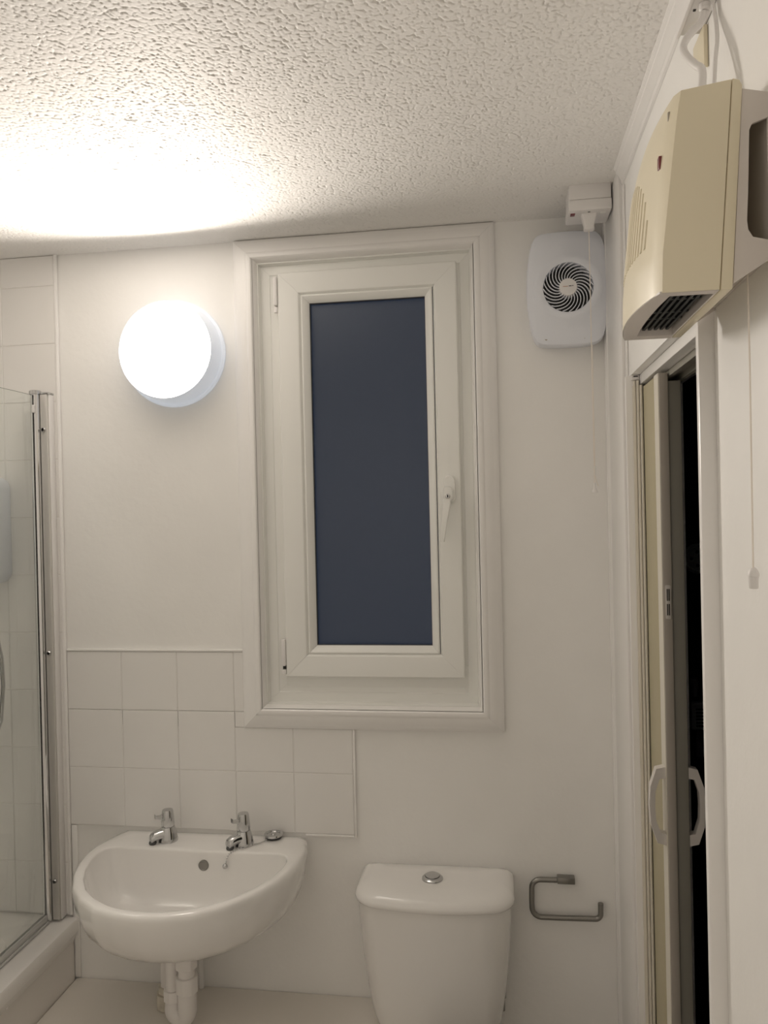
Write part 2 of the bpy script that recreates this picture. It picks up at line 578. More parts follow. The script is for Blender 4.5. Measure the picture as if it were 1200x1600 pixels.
g = G().box(lx - .0008, lx + .0008, -.0331, -.0322, lz - .0095, lz - .0025)
g.lathe([(.0019, 0), (.0019, -.0009)], (lx, -.0322, lz - .006), axis='Y', n=10)
g.obj('keyhole', 'black', hb)

# ------------------------------------------------------------------ hall beyond the doorway
HX0, HX1, HY0, HY1 = XW + .10, 1.6, -2.75, 1.7
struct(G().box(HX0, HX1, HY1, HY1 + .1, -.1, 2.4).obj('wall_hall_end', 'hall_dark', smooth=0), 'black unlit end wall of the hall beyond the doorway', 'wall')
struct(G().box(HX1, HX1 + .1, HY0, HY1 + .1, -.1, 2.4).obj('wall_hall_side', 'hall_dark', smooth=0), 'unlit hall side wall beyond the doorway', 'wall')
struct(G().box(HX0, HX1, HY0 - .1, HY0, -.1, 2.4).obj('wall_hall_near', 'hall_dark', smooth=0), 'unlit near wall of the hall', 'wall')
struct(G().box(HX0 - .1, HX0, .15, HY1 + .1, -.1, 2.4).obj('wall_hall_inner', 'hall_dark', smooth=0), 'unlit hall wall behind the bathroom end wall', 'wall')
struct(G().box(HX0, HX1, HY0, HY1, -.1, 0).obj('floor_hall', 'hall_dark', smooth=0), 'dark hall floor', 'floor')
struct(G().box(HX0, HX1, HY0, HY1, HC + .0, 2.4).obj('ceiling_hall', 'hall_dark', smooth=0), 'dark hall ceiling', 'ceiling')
d = thing('round_socket', 'dim round grey fitting with holes seen through the dark doorway gap', 'socket', (.852, HY1, 1.365))
g = G().lathe([(.066, 0), (.066, -.012), (.058, -.018), (.052, -.018), (.050, -.012), (.048, -.012), (.048, -.022), (.044, -.024)],
              (.852, HY1 - .0005, 1.365), axis='Y', n=40)
g.obj('face', 'hall_grey', d)
for ax, az in ((-.030, 0), (.026, 0), (-.006, .03), (-.004, -.03)):
    G().lathe([(.0075, 0), (.0075, -.0012)], (.852 + ax, HY1 - .0244, 1.365 + az), axis='Y', n=14).obj('hole', 'black', d)
d = thing('meter_box', 'dim grey box with dark barred label seen through the doorway gap', 'box', (.845, HY1, .62))
G().box(.806, .884, HY1 - .04, HY1 - .0005, .618, .735, .003).obj('case', 'hall_grey', d)
for i in range(6):
    G().box(.824, .866, HY1 - .0412, HY1 - .0400, .632 + i * .0145, .6385 + i * .0145).obj('bar', 'black', d)
g = G().tube([(.826, HY1 - .02, .76), (.828, HY1 - .02, .80), (.824, HY1 - .02, .842)], [.010, .013, .016], 12)
tag(g.obj('conduit_gland', 'hall_grey_dark'), 'dim dark conduit gland above the barred grey box in the hall', 'conduit')
g = G().tube([(.842, HY1 - .02, .50), (.838, HY1 - .02, .55), (.840, HY1 - .02, .606)], [.020, .014, .010], 12)
tag(g.obj('conduit_gland', 'hall_grey_dark'), 'dim dark conduit gland below the barred grey box in the hall', 'conduit')

# ------------------------------------------------------------------ folding door
dr = thing('door_1', 'cream folding concertina door pushed back in the doorway', 'folding door', (.29, DY1, 0), kind='structure')
# wall profile
g = G()
g.box(.2665, .2705, DY1 - .010, DY1 - .0006, .002, 1.8605, .0008)
g.box(.2715, .2755, DY1 - .018, DY1 - .0006, .002, 1.8605, .0008)
g.box(.2765, .2805, DY1 - .026, DY1 - .0006, .002, 1.850, .0008)
g.box(.2650, .2860, DY1 - .006, DY1 - .0006, .002, 1.8505)
g.obj('wall_profile', 'door_white', dr)
# folded panels
for i, (xa, xb) in enumerate(((.2815, .2865), (.2905, .2945), (.2985, .3035), (.3075, .3115), (.3145, .3175))):
    G().box(xa, xb, -.440, DY1 - .028, .004, 1.846 if i < 2 else 1.838, .0012).obj(
        'fold_panel', 'door_cream' if i < 4 else 'door_shaded', dr)
post = G().box(.2800, .2955, -.484, -.4445, .004, 1.846, .0012).obj('lead_post', 'door_post', dr)
G().box(.2790, .2799, -.4825, -.4455, .004, 1.846).obj('post_edge', 'door_white', dr)
G().box(.2960, .3180, -.478, -.4445, .004, 1.832, .001).obj('back_post', 'door_shaded', dr)


def d_handle(xa, sgn):
    """bow handle in the XZ plane on the post, sgn = side it sticks out to."""
    z0, z1, w = 1.0085, 1.1485, .028
    outer = [(0, z0), (w * .55, z0 + .004), (w * .92, z0 + .035), (w, z0 + .070), (w * .92, z1 - .035), (w * .55, z1 - .004), (0, z1)]
    inner = [(0, z0 + .020), (w * .36, z0 + .022), (w * .62, z0 + .045), (w * .66, z0 + .070), (w * .62, z1 - .045), (w * .36, z1 - .022), (0, z1 - .020)]
    rings = []
    for o_, i_ in zip(outer, inner):
        ya, yb = -.477, -.460
        rings.append([(xa + sgn * o_[0], ya, o_[1]), (xa + sgn * o_[0], yb, o_[1]), (xa + sgn * i_[0], yb, i_[1]), (xa + sgn * i_[0], ya, i_[1])])
    g = G().loft(rings)
    return g


d_handle(.2788, -1).obj('handle', 'handle_plastic', dr, 50)
d_handle(.3182, 1).obj('handle', 'handle_plastic', dr, 50)
lp = G().box(.2835, .2925, -.4862, -.4841, 1.412, 1.472, .002).obj('latch_plate', 'handle_plastic', dr)
for xa in (.2856, .2886):
    for za, zb in ((1.419, 1.439), (1.4445, 1.4655)):
        G().box(xa, xa + .0018, -.4869, -.4860, za, zb).obj('slot', 'dark_cavity', lp)

# ------------------------------------------------------------------ wall lamp
LX, LZ = -.8185, 2.0255
lamp = thing('wall_lamp', 'round white glowing wall lamp beside the window', 'lamp', (LX, 0, LZ))
g = G().lathe([(.134, -.0005), (.136, -.004), (.136, -.010), (.133, -.013), (.129, -.014), (.127, -.020), (.1235, -.060), (.1220, -.0655), (.1205, -.0670), (.1195, -.0660), (.1195, -.058)],
              (LX, 0, LZ), axis='Y', n=72, cap1=False)
g.obj('lamp_body', 'lamp_body', lamp)
g = G().lathe([(.1193, -.0585), (.1193, -.0610), (.110, -.0618), (.07, -.0625), (.012, -.0630)], (LX, 0, LZ), axis='Y', n=72, cap0=True)
g.obj('diffuser', 'lamp_diffuser', lamp, 60, label='glowing white diffuser disc')
ld = bpy.data.lights.new('led_disc', 'AREA')
ld.shape = 'DISK'
ld.size = .228
ld.energy = LAMP * .82 * PI * PI * .114 ** 2 * LED
ld.color = (1.0, .915, .82)
ld.spread = math.radians(168)
lo = bpy.data.objects.new('led_disc', ld)
C.objects.link(lo)
lo.parent = lamp
lo.location = (0, -.0640, 0)
lo.rotation_euler = (math.radians(-90), 0, 0)

# ------------------------------------------------------------------ bath, screen, shower unit
bath = thing('bath', 'white bath with cream side panel in the left corner', 'bath', (-1.48, -.85, 0))


def rrect(x0, x1, y0, y1, r, z, n=6):
    pts = []
    for cx, cy, a0 in ((x1 - r, y1 - r, 0), (x0 + r, y1 - r, 90), (x0 + r, y0 + r, 180), (x1 - r, y0 + r, 270)):
        for i in range(n + 1):
            a = math.radians(a0 + 90 * i / n)
            pts.append((cx + r * math.cos(a), cy + r * math.sin(a), z))
    return pts


bx0, bx1, by0, by1 = XL + .001, -1.1225, -1.70, -.0008
g = G()
g.loft([rrect(bx0 + .012, bx1 - .012, by0 + .012, by1 - .004, .01, .50), rrect(bx0, bx1 - .001, by0, by1, .008, .524), rrect(bx0, bx1, by0, by1, .008, .528),
        rrect(bx0, bx1, by0, by1, .008, .552),
        rrect(bx0 + .003, bx1 - .003, by0 + .003, by1, .008, .558), rrect(bx0 + .010, bx1 - .010, by0 + .010, by1 - .001, .01, .5605),
        rrect(bx0 + .055, bx1 - .085, by0 + .08, by1 - .09, .10, .5600), rrect(bx0 + .065, bx1 - .095, by0 + .09, by1 - .10, .10, .553),
        rrect(bx0 + .085, bx1 - .115, by0 + .12, by1 - .14, .12, .40), rrect(bx0 + .11, bx1 - .14, by0 + .20, by1 - .24, .13, .20),
        rrect(bx0 + .16, bx1 - .19, by0 + .27, by1 - .31, .12, .16)])
g.obj('tub', 'bath_acrylic', bath, 40)
pn = G().box(-1.1585, -1.1345, by0 + .01, -.0085, .001, .523, .002).obj('side_panel', 'bath_panel', bath)
G().lathe([(.0045, 0), (.0045, .0012), (.003, .002)], (-1.1345, -.295, .505), axis='X', n=14).obj('screw_cap', 'white_plastic', pn)

scr = thing('bath_screen', 'clear glass bath screen on a chrome wall post', 'shower screen', (-1.192, -.03, .561))
sx = -1.191
G().box(sx - .0025, sx + .0025, -.86, -.042, .582, 1.932, .0008).obj('glass_panel', 'clear_glass', scr)
g = G()
n = 24
prof2 = [(sx + .0125 * math.cos(2 * PI * i / n), -.033 + .0125 * math.sin(2 * PI * i / n)) for i in range(n)]
g.prism(prof2, .566, 1.934, axis='Z')
g.obj('chrome_post', 'chrome_bright', scr, 40)
g = G().lathe([(.0148, 0), (.0148, .009), (.0125, .0105)], (sx, -.033, 1.9343), n=24)
g.obj('post_cap', 'chrome', scr)
g = G()
g.box(sx + .014, sx + .0335, -.036, -.0075, .566, 1.934, .0015)
g.obj('wall_channel', 'satin', scr)
G().box(sx + .0338, sx + .0365, -.030, -.0075, .566, 1.934, .0008).obj('channel_edge', 'white_plastic', scr)
G().box(sx + .0132, sx + .0370, -.0365, -.0072, 1.9343, 1.9395, .001).obj('channel_cap', 'chrome', scr)
for zz in (1.842, 1.262, .668):
    G().lathe([(.0058, 0), (.0058, -.003), (.004, -.0055)], (sx + .0235, -.0362, zz), axis='Y', n=16).obj('screw', 'chrome', scr)
g = G()
g.box(sx - .006, sx + .006, -.86, -.046, .5625, .584, .002)
g.box(sx + .006, sx + .0115, -.86, -.046, .5625, .5675, .001)
g.obj('bottom_seal', 'seal', scr)
G().box(sx + .003, sx + .0085, -.056, -.048, 1.885, 1.905, .001).obj('clip', 'white_plastic', scr)

sh = thing('shower_unit', 'pale grey shower unit on the tiles behind the bath screen', 'shower', (-1.34, -.01, 1.44))


def rrect_xz(x0, x1, z0, z1, r, y, n=5):
    return [(p[0], y, p[1]) for p in [(q[0], q[1]) for q in rrect(x0, x1, z0, z1, r, 0, n)]]


g = G()
g.loft([rrect_xz(-1.500, -1.286, 1.444, 1.722, .03, -.0072), rrect_xz(-1.500, -1.286, 1.444, 1.722, .03, -.055), rrect_xz(-1.496, -1.290, 1.449, 1.717, .03, -.078),
        rrect_xz(-1.485, -1.301, 1.460, 1.706, .03, -.090)])
g.obj('body', 'fan_plastic', sh)
G().lathe([(.042, 0), (.042, -.012), (.036, -.018)], (-1.393, -.0902, 1.60), axis='Y', n=32).obj('control_dial', 'white_plastic', sh)
g = G().tube([(-1.335, -.05, 1.443), (-1.330, -.055, 1.40), (-1.310, -.055, 1.33), (-1.294, -.055, 1.25), (-1.291, -.055, 1.18), (-1.300, -.055, 1.09), (-1.335, -.055, 1.0), (-1.40, -.055, .95),
              (-1.49, -.05, 1.0), (-1.535, -.04, 1.12), (-1.55, -.04, 1.5), (-1.55, -.04, 1.85)], .008, 12)
g.obj('hose', 'chrome', sh)

# ------------------------------------------------------------------ basin
BCX = -.745
half_out = [(.240, -.0005), (.252, -.03), (.262, -.07), (.2665, -.12), (.2655, -.165), (.257, -.21), (.238, -.265), (.208, -.32), (.165, -.37), (.110, -.41),
            (.055, -.428), (0, -.434)]
half_in = [(.205, -.119), (.226, -.130), (.2345, -.155), (.233, -.19), (.222, -.235), (.200, -.285), (.168, -.332), (.125, -.37), (.075, -.397), (.035, -.406), (0, -.409)]


def full(h):
    return [(x, y) for x, y in h] + [(-x, y) for x, y in h[-2::-1]]


def polar(poly, c, n):
    """radius samples of a star-shaped closed polygon about c."""
    out = []
    m_ = len(poly)
    for k in range(n):
        a = 2 * PI * (k + .5) / n
        dx, dy = math.cos(a), math.sin(a)
        best = 0
        for i in range(m_):
            (xa, ya), (xb, yb) = poly[i], poly[(i + 1) % m_]
            ex, ey = xb - xa, yb - ya
            det = dx * (-ey) + dy * ex
            if abs(det) < 1e-12:
                continue
            px, py = xa - c[0], ya - c[1]
            t = (px * (-ey) + py * ex) / det
            u = (dx * py - dy * px) / det
            if t > 0 and -1e-9 <= u <= 1 + 1e-9:
                best = max(best, t)
        out.append((c[0] + best * dx, c[1] + best * dy))
    return out


NB = 120
cen = (0, -.23)
po = polar(full(half_out), cen, NB)
pi_ = polar(full(half_in), cen, NB)
RZ = .803


def lerp2(a, b, t):
    return a[0] + (b[0] - a[0]) * t, a[1] + (b[1] - a[1]) * t


basin = thing('basin', 'white D-shaped ceramic wash basin with two taps under the splashback', 'basin', (BCX, -.2, .60))
g = G()
rings = []
for s_, z in ((.12, .622), (.30, .624), (.50, .631), (.66, .643), (.79, .661), (.88, .683), (.938, .707), (.972, .733), (.991, .758), (1.0, .778), (1.0, .790)):
    rings.append([(BCX + x * s_, (y + .03) * s_ - .03 if y < -.03 else y, z) for x, y in po])
for t, z in ((.08, .7975), (.20, .8015), (.36, .803), (.88, .8026), (.96, .8016), (.99, .7995), (1.0, .7960)):
    rings.append([(BCX + lerp2(a, b_, t)[0], lerp2(a, b_, t)[1], z) for a, b_ in zip(po, pi_)])
dc = (0, -.235)
for t, z in ((.004, .790), (.014, .780), (.04, .761), (.08, .740), (.125, .718), (.18, .702), (.25, .692), (.36, .684), (.52, .676), (.72, .669), (.92, .665)):
    rings.append([(BCX + lerp2(a, dc, t)[0], lerp2(a, dc, t)[1], z) for a in pi_])
g.loft(rings)
g.obj('bowl', 'ceramic', basin, 50)
G().lathe([(.0205, 0), (.0205, .0022), (.017, .003), (.012, .001)], (BCX, -.235, .664), n=24).obj('waste_ring', 'chrome', basin)
# overflow
g = G().lathe([(.0125, .006), (.0125, -.0008), (.0105, -.0022), (.0092, -.0010)], (-.7265, -.1245, .768), axis='Y', n=24)
g.obj('overflow', 'steel', basin)


def tap(bx, by, rot):
    t = G().lathe([(.0245, 0), (.0245, .004), (.0228, .010), (.0215, .020), (.0185, .030), (.0165, .036)], (bx, by, RZ - .0005), n=28)
    cr, sr = math.cos(rot), math.sin(rot)
    tb = t.obj('tap', 'chrome', basin)
    def q(f, side, z):                     # forward along spout, side, height
        return (bx + f * sr + side * cr, by - f * cr + side * sr, RZ + z)
    g = G()
    rings = []
    for f, z, w, h in ((.002, .019, .0175, .0150), (.014, .0195, .0160, .0135), (.025, .0195, .0145, .0120), (.035, .0175, .0135, .0115), (.0415, .0145, .0130, .0115),
                       (.0445, .0120, .0115, .0095)):
        rings.append([q(f, w * math.cos(a), z + h * math.sin(a)) for a in [2 * PI * k / 18 for k in range(18)]])
    g.loft(rings)
    g.obj('spout', 'chrome', tb)
    g = G().lathe([(.0085, 0), (.0095, -.004), (.0078, -.0075)], q(.0385, 0, .0065), n=16)
    g.obj('nozzle', 'gasket', tb)
    g = G().lathe([(.0150, .0355), (.0165, .040), (.0155, .056), (.0140, .072), (.0125, .0765), (.006, .0780)], (bx, by, RZ), n=24)
    g.obj('tap_head', 'chrome', tb)
    g = G()
    rings = []
    for f, z, w, h in ((.010, .062, .0045, .0055), (.020, .061, .0045, .0040), (.028, .0625, .0045, .0030), (.032, .066, .0045, .0055)):
        rings.append([q(f, -w, z - h), q(f, w, z - h), q(f, w, z + h), q(f, -w, z + h)])
    g.loft(rings)
    g.obj('lever', 'chrome', tb)
    return tb


tap(-.838, -.072, -.85)
tap(-.640, -.078, -.70)

pg = thing('basin_plug', 'round chrome plug on a bead chain, lying right of the right tap', 'plug', (-.578, -.032, RZ))
g = G().lathe([(.019, .0002), (.0205, .002), (.0205, .0065)], (-.578, -.034, RZ), n=28)
g.obj('stopper', 'plug_rubber', pg)
g = G().lathe([(.0230, .0067), (.0240, .0084), (.0225, .0110), (.0165, .0115), (.0155, .0095), (.006, .0095), (.005, .012), (.002, .0125)], (-.578, -.034, RZ), n=28)
g.obj('cap', 'chrome', pg)


def chain_path(pts, n):
    out = []
    segs = len(pts) - 1
    for i in range(n + 1):
        t = i / n * segs
        k = min(int(t), segs - 1)
        f = t - k
        p0, p1 = Vector(pts[k]), Vector(pts[k + 1])
        pm, pn_ = Vector(pts[max(k - 1, 0)]), Vector(pts[min(k + 2, segs)])
        out.append(0.5 * ((2 * p1 * 0 + 2 * p0) + (p1 - pm) * f + (2 * pm - 5 * p0 + 4 * p1 - pn_) * f * f + (-pm + 3 * p0 - 3 * p1 + pn_) * f ** 3))
    return out


ch = []
for c in chain_path([(-.590, -.052, RZ + .003), (-.600, -.072, RZ + .003), (-.615, -.083, RZ + .003), (-.628, -.098, RZ + .003)], 15):
    ch.append(c)
for c in chain_path([(-.632, -.106, RZ + .002), (-.648, -.114, RZ + .0015), (-.664, -.122, RZ - .008), (-.669, -.128, RZ - .024)], 11):
    ch.append(c)
g = G()
for c in ch:
    bmesh.ops.create_icosphere(g.bm, subdivisions=1, radius=.0021, matrix=Matrix.Translation(c))
cho = g.obj('bead_chain', 'chrome', pg, 80)
cho['kind'] = 'stuff'
g = G()
bmesh.ops.create_uvsphere(g.bm, u_segments=14, v_segments=10, radius=.0062, matrix=Matrix.Translation((-.6695, -.1315, RZ - .031)))
g.obj('chain_end', 'chrome', pg, 80)

# waste trap under the basin
tr = thing('waste_trap', 'white plastic waste trap and pipes under the basin', 'trap', (-.77, -.17, .40))
tx, ty = -.757, -.168
g = G().lathe([(.0195, .0), (.0195, -.10), (.0195, -.14)], (tx, ty, .6215), n=24)
g.obj('tailpiece', 'pipe_plastic', tr)


def nut(x, y, z0, z1, r, material='pipe_plastic'):
    g = G()
    rings = []
    for rr, z in ((r - .002, z0), (r, z0 + .002), (r, z1 - .003), (r - .0015, z1)):
        rings.append([(x + (rr + (.0012 if k % 4 == 0 else 0)) * math.cos(2 * PI * k / 32), y + (rr + (.0012 if k % 4 == 0 else 0)) * math.sin(2 * PI * k / 32), z)
                      for k in range(32)])
    g.loft(rings)
    return g.obj('nut', material, tr)


nut(tx, ty, .546, .578, .0250)
nut(tx, ty, .489, .527, .0255)
ux = -.797
g = G().tube([(tx, ty, .4885), (tx, ty, .460), (tx, ty, .443)] + [(tx + (ux - tx) / 2 * (1 - math.cos(math.radians(a))), ty + .012 * a / 180, .4395 - .0165 * math.sin(math.radians(a)))
                                                               for a in range(15, 181, 15)] + [(ux, ty + .012, .4595)],
             [.0220, .0220, .0220] + [.0205] * 12 + [.0185], 20)
g.obj('u_bend', 'pipe_plastic', tr)
nut(ux, ty + .012, .4600, .4860, .0220)
g = G().tube([(ux, ty + .012, .485), (ux, ty + .012, .545)] + [(ux - .02 * (1 - math.cos(math.radians(a))), ty + .012 + .030 * (1 - math.cos(math.radians(a))), 0.560 + .024 * math.sin(math.radians(a)))
                                                            for a in range(20, 161, 20)] + [(-.838, -.094, .550), (-.839, -.094, .44)], .0165, 18)
g.obj('waste_pipe', 'pipe_plastic', tr)
nut(-.839, -.094, .4375, .4545, .0215, 'pipe_old')
nut(-.839, -.094, .4005, .4370, .0265, 'pipe_old')
g = G().tube([(-.784, -.0125, .4015), (-.784, -.0125, .66)], .0065, 12)
tag(g.obj('supply_pipe', 'gloss_paint'), 'thin painted pipe on the wall behind the waste trap', 'pipe')

# ------------------------------------------------------------------ toilet
TCX = -.172
toi = thing('toilet', 'white close-coupled toilet with a push-button cistern under the window', 'toilet', (TCX, -.3, 0))


def cist(hw, yb, yf, z, bow=.012, r=.03, n=8):
    """rounded plan outline with a bowed front."""
    pts = []
    r = min(r, (yb - yf) * .45)
    def add(cx, cy, a0, a1, rr):
        for i in range(n + 1):
            a = math.radians(a0 + (a1 - a0) * i / n)
            pts.append([cx + rr * math.cos(a), cy + rr * math.sin(a)])
    add(hw - .012, yb - .012, 0, 90, .012)
    add(-hw + .012, yb - .012, 90, 180, .012)
    add(-hw + r, yf + r, 180, 270, r)
    for i in range(1, 8):
        pts.append([-hw + r + (2 * hw - 2 * r) * i / 8, yf])
    add(hw - r, yf + r, 270, 360, r)
    out = []
    for x, y in pts:
        f = max(0, 1 - (x / hw) ** 2)
        wgt = max(0, min(1, (yb - y) / (yb - yf)))
        out.append((TCX + x, y - bow * f * wgt, z))
    return out


g = G()
rings = []
for hw, yf, z in ((.130, -.132, .4012), (.143, -.142, .4055), (.1515, -.152, .440), (.1600, -.160, .50), (.1680, -.166, .57), (.1735, -.170, .64), (.1765, -.172, .690), (.1765, -.172, .712)):
    rings.append(cist(hw, -.012, yf + .012, z, .027, .045))
g.loft(rings)
g.obj('cistern', 'ceramic', toi, 45)
g = G()
rings = []
for hw, yb, yf, z in ((.1790, -.006, -.1745, .7122), (.1835, -.004, -.1795, .7150), (.1850, -.004, -.181, .720), (.1845, -.004, -.1805, .7255), (.1800, -.006, -.176, .7335),
                      (.1700, -.012, -.166, .7415), (.1500, -.022, -.150, .7455), (.10, -.05, -.12, .7465)):
    rings.append(cist(hw, yb, yf + .013, z, .028, .050))
g.loft(rings)
g.obj('cistern_lid', 'ceramic', toi, 45)
g = G().lathe([(.0250, 0), (.0245, .003), (.0205, .0068), (.0180, .0072), (.0175, .0055)], (TCX - .005, -.092, .7466), n=32)
bt = g.obj('flush_button', 'chrome', toi)
g = G().lathe([(.0170, .0058), (.0170, .0095), (.0150, .0105), (.004, .0108)], (TCX - .005, -.092, .7466), n=28)
g.obj('button_cap', 'chrome', bt)
# pan and seat below the frame
g = G()
rings = []
for s_, z, y0, y1 in ((.095, .001, -.31, -.60), (.095, .03, -.31, -.60), (.085, .15, -.315, -.56), (.12, .28, -.31, -.66), (.165, .36, -.305, -.72), (.178, .385, -.303, -.735), (.178, .391, -.303, -.735)):
    cy, ry = (y0 + y1) / 2, (y0 - y1) / 2
    rings.append([(TCX + s_ * math.cos(a), cy + ry * math.sin(a), z) for a in [2 * PI * k / 40 for k in range(40)]])
g.loft(rings)
g.obj('pan', 'ceramic', toi, 45)
g = G()
rings = []
for s_, z in ((.180, .3915), (.186, .397), (.186, .412), (.180, .418), (.12, .421)):
    rings.append([(TCX + s_ * math.cos(a), -.520 + s_ * 1.16 * math.sin(a), z) for a in [2 * PI * k / 40 for k in range(40)]])
g.loft(rings)
g.obj('seat_lid', 'white_plastic', toi, 45)
g = G().lathe([(.006, -.03), (.006, .0), (.009, .001), (.009, .014), (.0065, .016), (.0065, .04)], (-.021, -.055, .455), n=16)
g.lathe([(.0085, 0), (.0085, .018)], (-.036, -.055, .470), axis='X', n=16)
g.obj('inlet_valve', 'steel', toi)

# ------------------------------------------------------------------ toilet roll holder
rh = thing('roll_holder', 'empty bent metal toilet roll holder on the wall beside the cistern', 'roll holder', (.13, -.0, .69))
hy = -.0145
g = G().box(.1145, .1555, hy - .0068, -.0006, .7140, .7290, .0012)
g.obj('mount', 'steel', rh)
path = [(.1140, hy, .7205), (.078, hy, .7200)] + arc((.0750, .6990), .0210, 90, 180, 6, 'XZ', hy) + [(.0535, hy, .666)] + \
       arc((.0750, .6510), .0210, 182, 268, 6, 'XZ', hy) + [(.122, hy, .6302), (.193, hy, .6318)] + arc((.2007, .6450), .0132, 272, 358, 6, 'XZ', hy) + [(.2143, hy, .6700)]
g = G().tube(path, .0063, 14)
g.obj('bent_rod', 'steel', rh)

# ------------------------------------------------------------------ extractor fan
FX, FZ, FY = .1655, 2.119, -.062
fan = thing('extractor_fan', 'white extractor fan with a swirl grille high on the end wall', 'extractor fan', (FX, 0, FZ))
NF = 96


def fan_outline(s_=1.0):
    pts = []
    hh = .1335
    # barrel shape: bowed sides, gently arched top and bottom
    for k in range(NF):
        a = 2 * PI * k / NF
        ca, sa = math.cos(a), math.sin(a)
        p = 11.0
        w = .0945
        r = 1 / ((abs(ca) ** p + abs(sa) ** p) ** (1 / p))
        x, z = w * r * ca, hh * r * sa
        x *= 1 - .18 * (abs(z) / hh) ** 2.0
        z *= 1 - .045 * (abs(x) / w) ** 2
        pts.append((x * s_, z * s_))
    return pts


fo = fan_outline()


def fr(s_, y, dz=0.0):
    return [(FX + x * s_, y, FZ + z * s_ + dz) for x, z in fo]


def fc(r, y):
    return [(FX + r * math.cos(2 * PI * k / NF), y, FZ + r * math.sin(2 * PI * k / NF)) for k in range(NF)]


g = G()
g.loft([fr(.965, -.0005), fr(.980, -.036), fr(.998, -.038), fr(1.0, -.044), fr(.992, -.0525), fr(.975, -.0565), fr(.90, -.0595), fr(.82, -.0615),
        fc(.079, -.0625), fc(.0755, -.0650), fc(.066, -.0660), fc(.0575, -.0640), fc(.0560, -.0600), fc(.0560, -.030)], cap1=True)
g.obj('housing', 'fan_plastic', fan, 40)
G().lathe([(.0555, -.0305), (.0555, -.0325), (.002, -.0325)], (FX, 0, FZ), axis='Y', n=48).obj('dark_recess', 'dark_cavity', fan)
G().lathe([(.0200, -.036), (.0205, -.0640), (.0190, -.0668), (.0100, -.0680), (.002, -.0682)], (FX, 0, FZ), axis='Y', n=40).obj('hub', 'white_plastic', fan)
# print on the hub
G().box(FX - .0125, FX - .001, -.0687, -.0683, FZ + .0000, FZ + .0016).obj('print_mark', 'print_orange', fan)
G().box(FX + .001, FX + .0070, -.0687, -.0683, FZ + .0005, FZ + .0022).obj('print_mark', 'print_dark', fan)
G().box(FX + .0080, FX + .0115, -.0687, -.0683, FZ + .0010, FZ + .0024).obj('print_mark', 'print_dark', fan)
bm0 = G()
rings = []
for i in range(10):
    t = i / 9
    rr = .0195 + (.0565 - .0195) * t
    a = math.radians(6 - 50 * t ** 1.4)
    na = a + PI / 2 - math.radians(60 * t ** .8)
    wdt = .0009
    cx, cz = rr * math.cos(a), rr * math.sin(a)
    nx, nz = math.cos(na), math.sin(na)
    rings.append([(cx + nx * wdt, -.0645, cz + nz * wdt), (cx - nx * wdt, -.0645, cz - nz * wdt), (cx - nx * wdt * .8, -.058, cz - nz * wdt * .8), (cx + nx * wdt * .8, -.058, cz + nz * wdt * .8)])
bm0.loft(rings)
bl = bm0.obj('grille_blade', 'fan_plastic', None, 40)
bl.parent = fan
NBL = 24
for k in range(NBL):
    o = bl if k == 0 else bl.copy()
    if k:
        C.objects.link(o)
    o.rotation_euler = (0, 2 * PI * k / NBL, 0)
for xx in (-.052, .035):
    G().lathe([(.003, 0), (.003, -.0008)], (FX + xx, -.0588, FZ - .1165), axis='Y', n=10).obj('screw_hole', 'heater_inner', fan)

# ------------------------------------------------------------------ ceiling pull switch
sw = thing('ceiling_switch', 'white ceiling pull-cord switch box in the corner above the extractor fan', 'pull switch', (.205, -.15, HC))
G().box(.1600, .2480, -.190, -.104, HC - .034, HC - .0008, .002).obj('back_box', 'white_plastic', sw)
sp = G().box(.1590, .2490, -.192, -.102, HC - .058, HC - .0345, .0025).obj('switch_plate', 'white_plastic', sw)
G().box(.1640, .1735, -.176, -.160, HC - .0592, HC - .0575, .0005).obj('neon_window', 'neon', sp)
G().box(.2265, .2385, -.173, -.163, HC - .0592, HC - .0575, .0005).obj('cord_clip', 'upvc', sp)
G().box(.2000, .2050, -.1805, -.1785, HC - .0590, HC - .0575).obj('screw_slot', 'black', sp)
g = G()
rings = []
for w, dpt, z in ((.0165, .0135, -.0575), (.0160, .013, -.062), (.0100, .009, -.085), (.0110, .0095, -.0855), (.0110, .0095, -.091), (.0095, .008, -.092)):
    rings.append(rrect(.2035 - w, .2035 + w, -.160 - dpt, -.160 + dpt, .004, HC + z, 3))
g.loft(rings)
g.obj('cord_spout', 'white_plastic', sp)
pc = [(.2035, -.160, HC - .092), (.2037, -.160, 2.10), (.2036, -.159, 1.90), (.2040, -.160, 1.70), (.2042, -.160, 1.6600)]
G().tube(pc, .0009, 6).obj('pull_cord', 'cord', sw)
G().lathe([(.0015, .016), (.0025, .013), (.0030, .006), (.0062, -.003), (.0066, -.006), (.0020, -.0062)], (.2042, -.160, 1.648), n=18).obj('cord_bell', 'white_plastic', sw)
fcord = thing('fan_cord', 'thin white cord with a small toggle hanging below the extractor fan', 'cord', (.219, -.045, 1.98))
G().tube([(.2195, -.040, 1.9905), (.2190, -.042, 1.90), (.2192, -.042, 1.74), (.2190, -.042, 1.706)], .0010, 6).obj('cord', 'cord', fcord)
G().tube([(.2190, -.042, 1.7055), (.2190, -.042, 1.684)], [.0028, .0024], 10).obj('toggle', 'upvc', fcord)
G().tube([(.2190, -.042, 1.6835), (.2215, -.041, 1.672), (.2262, -.040, 1.659)], .0009, 6).obj('cord_tail', 'cord', fcord)

# ------------------------------------------------------------------ wall heater
HY_N, HY_F = -1.137, -.918
HZB, HZT = 1.820, 2.013
htr = thing('wall_heater', 'cream downflow fan heater bracketed to the wall above the doorway', 'heater', (.215, -1.03, HZB))


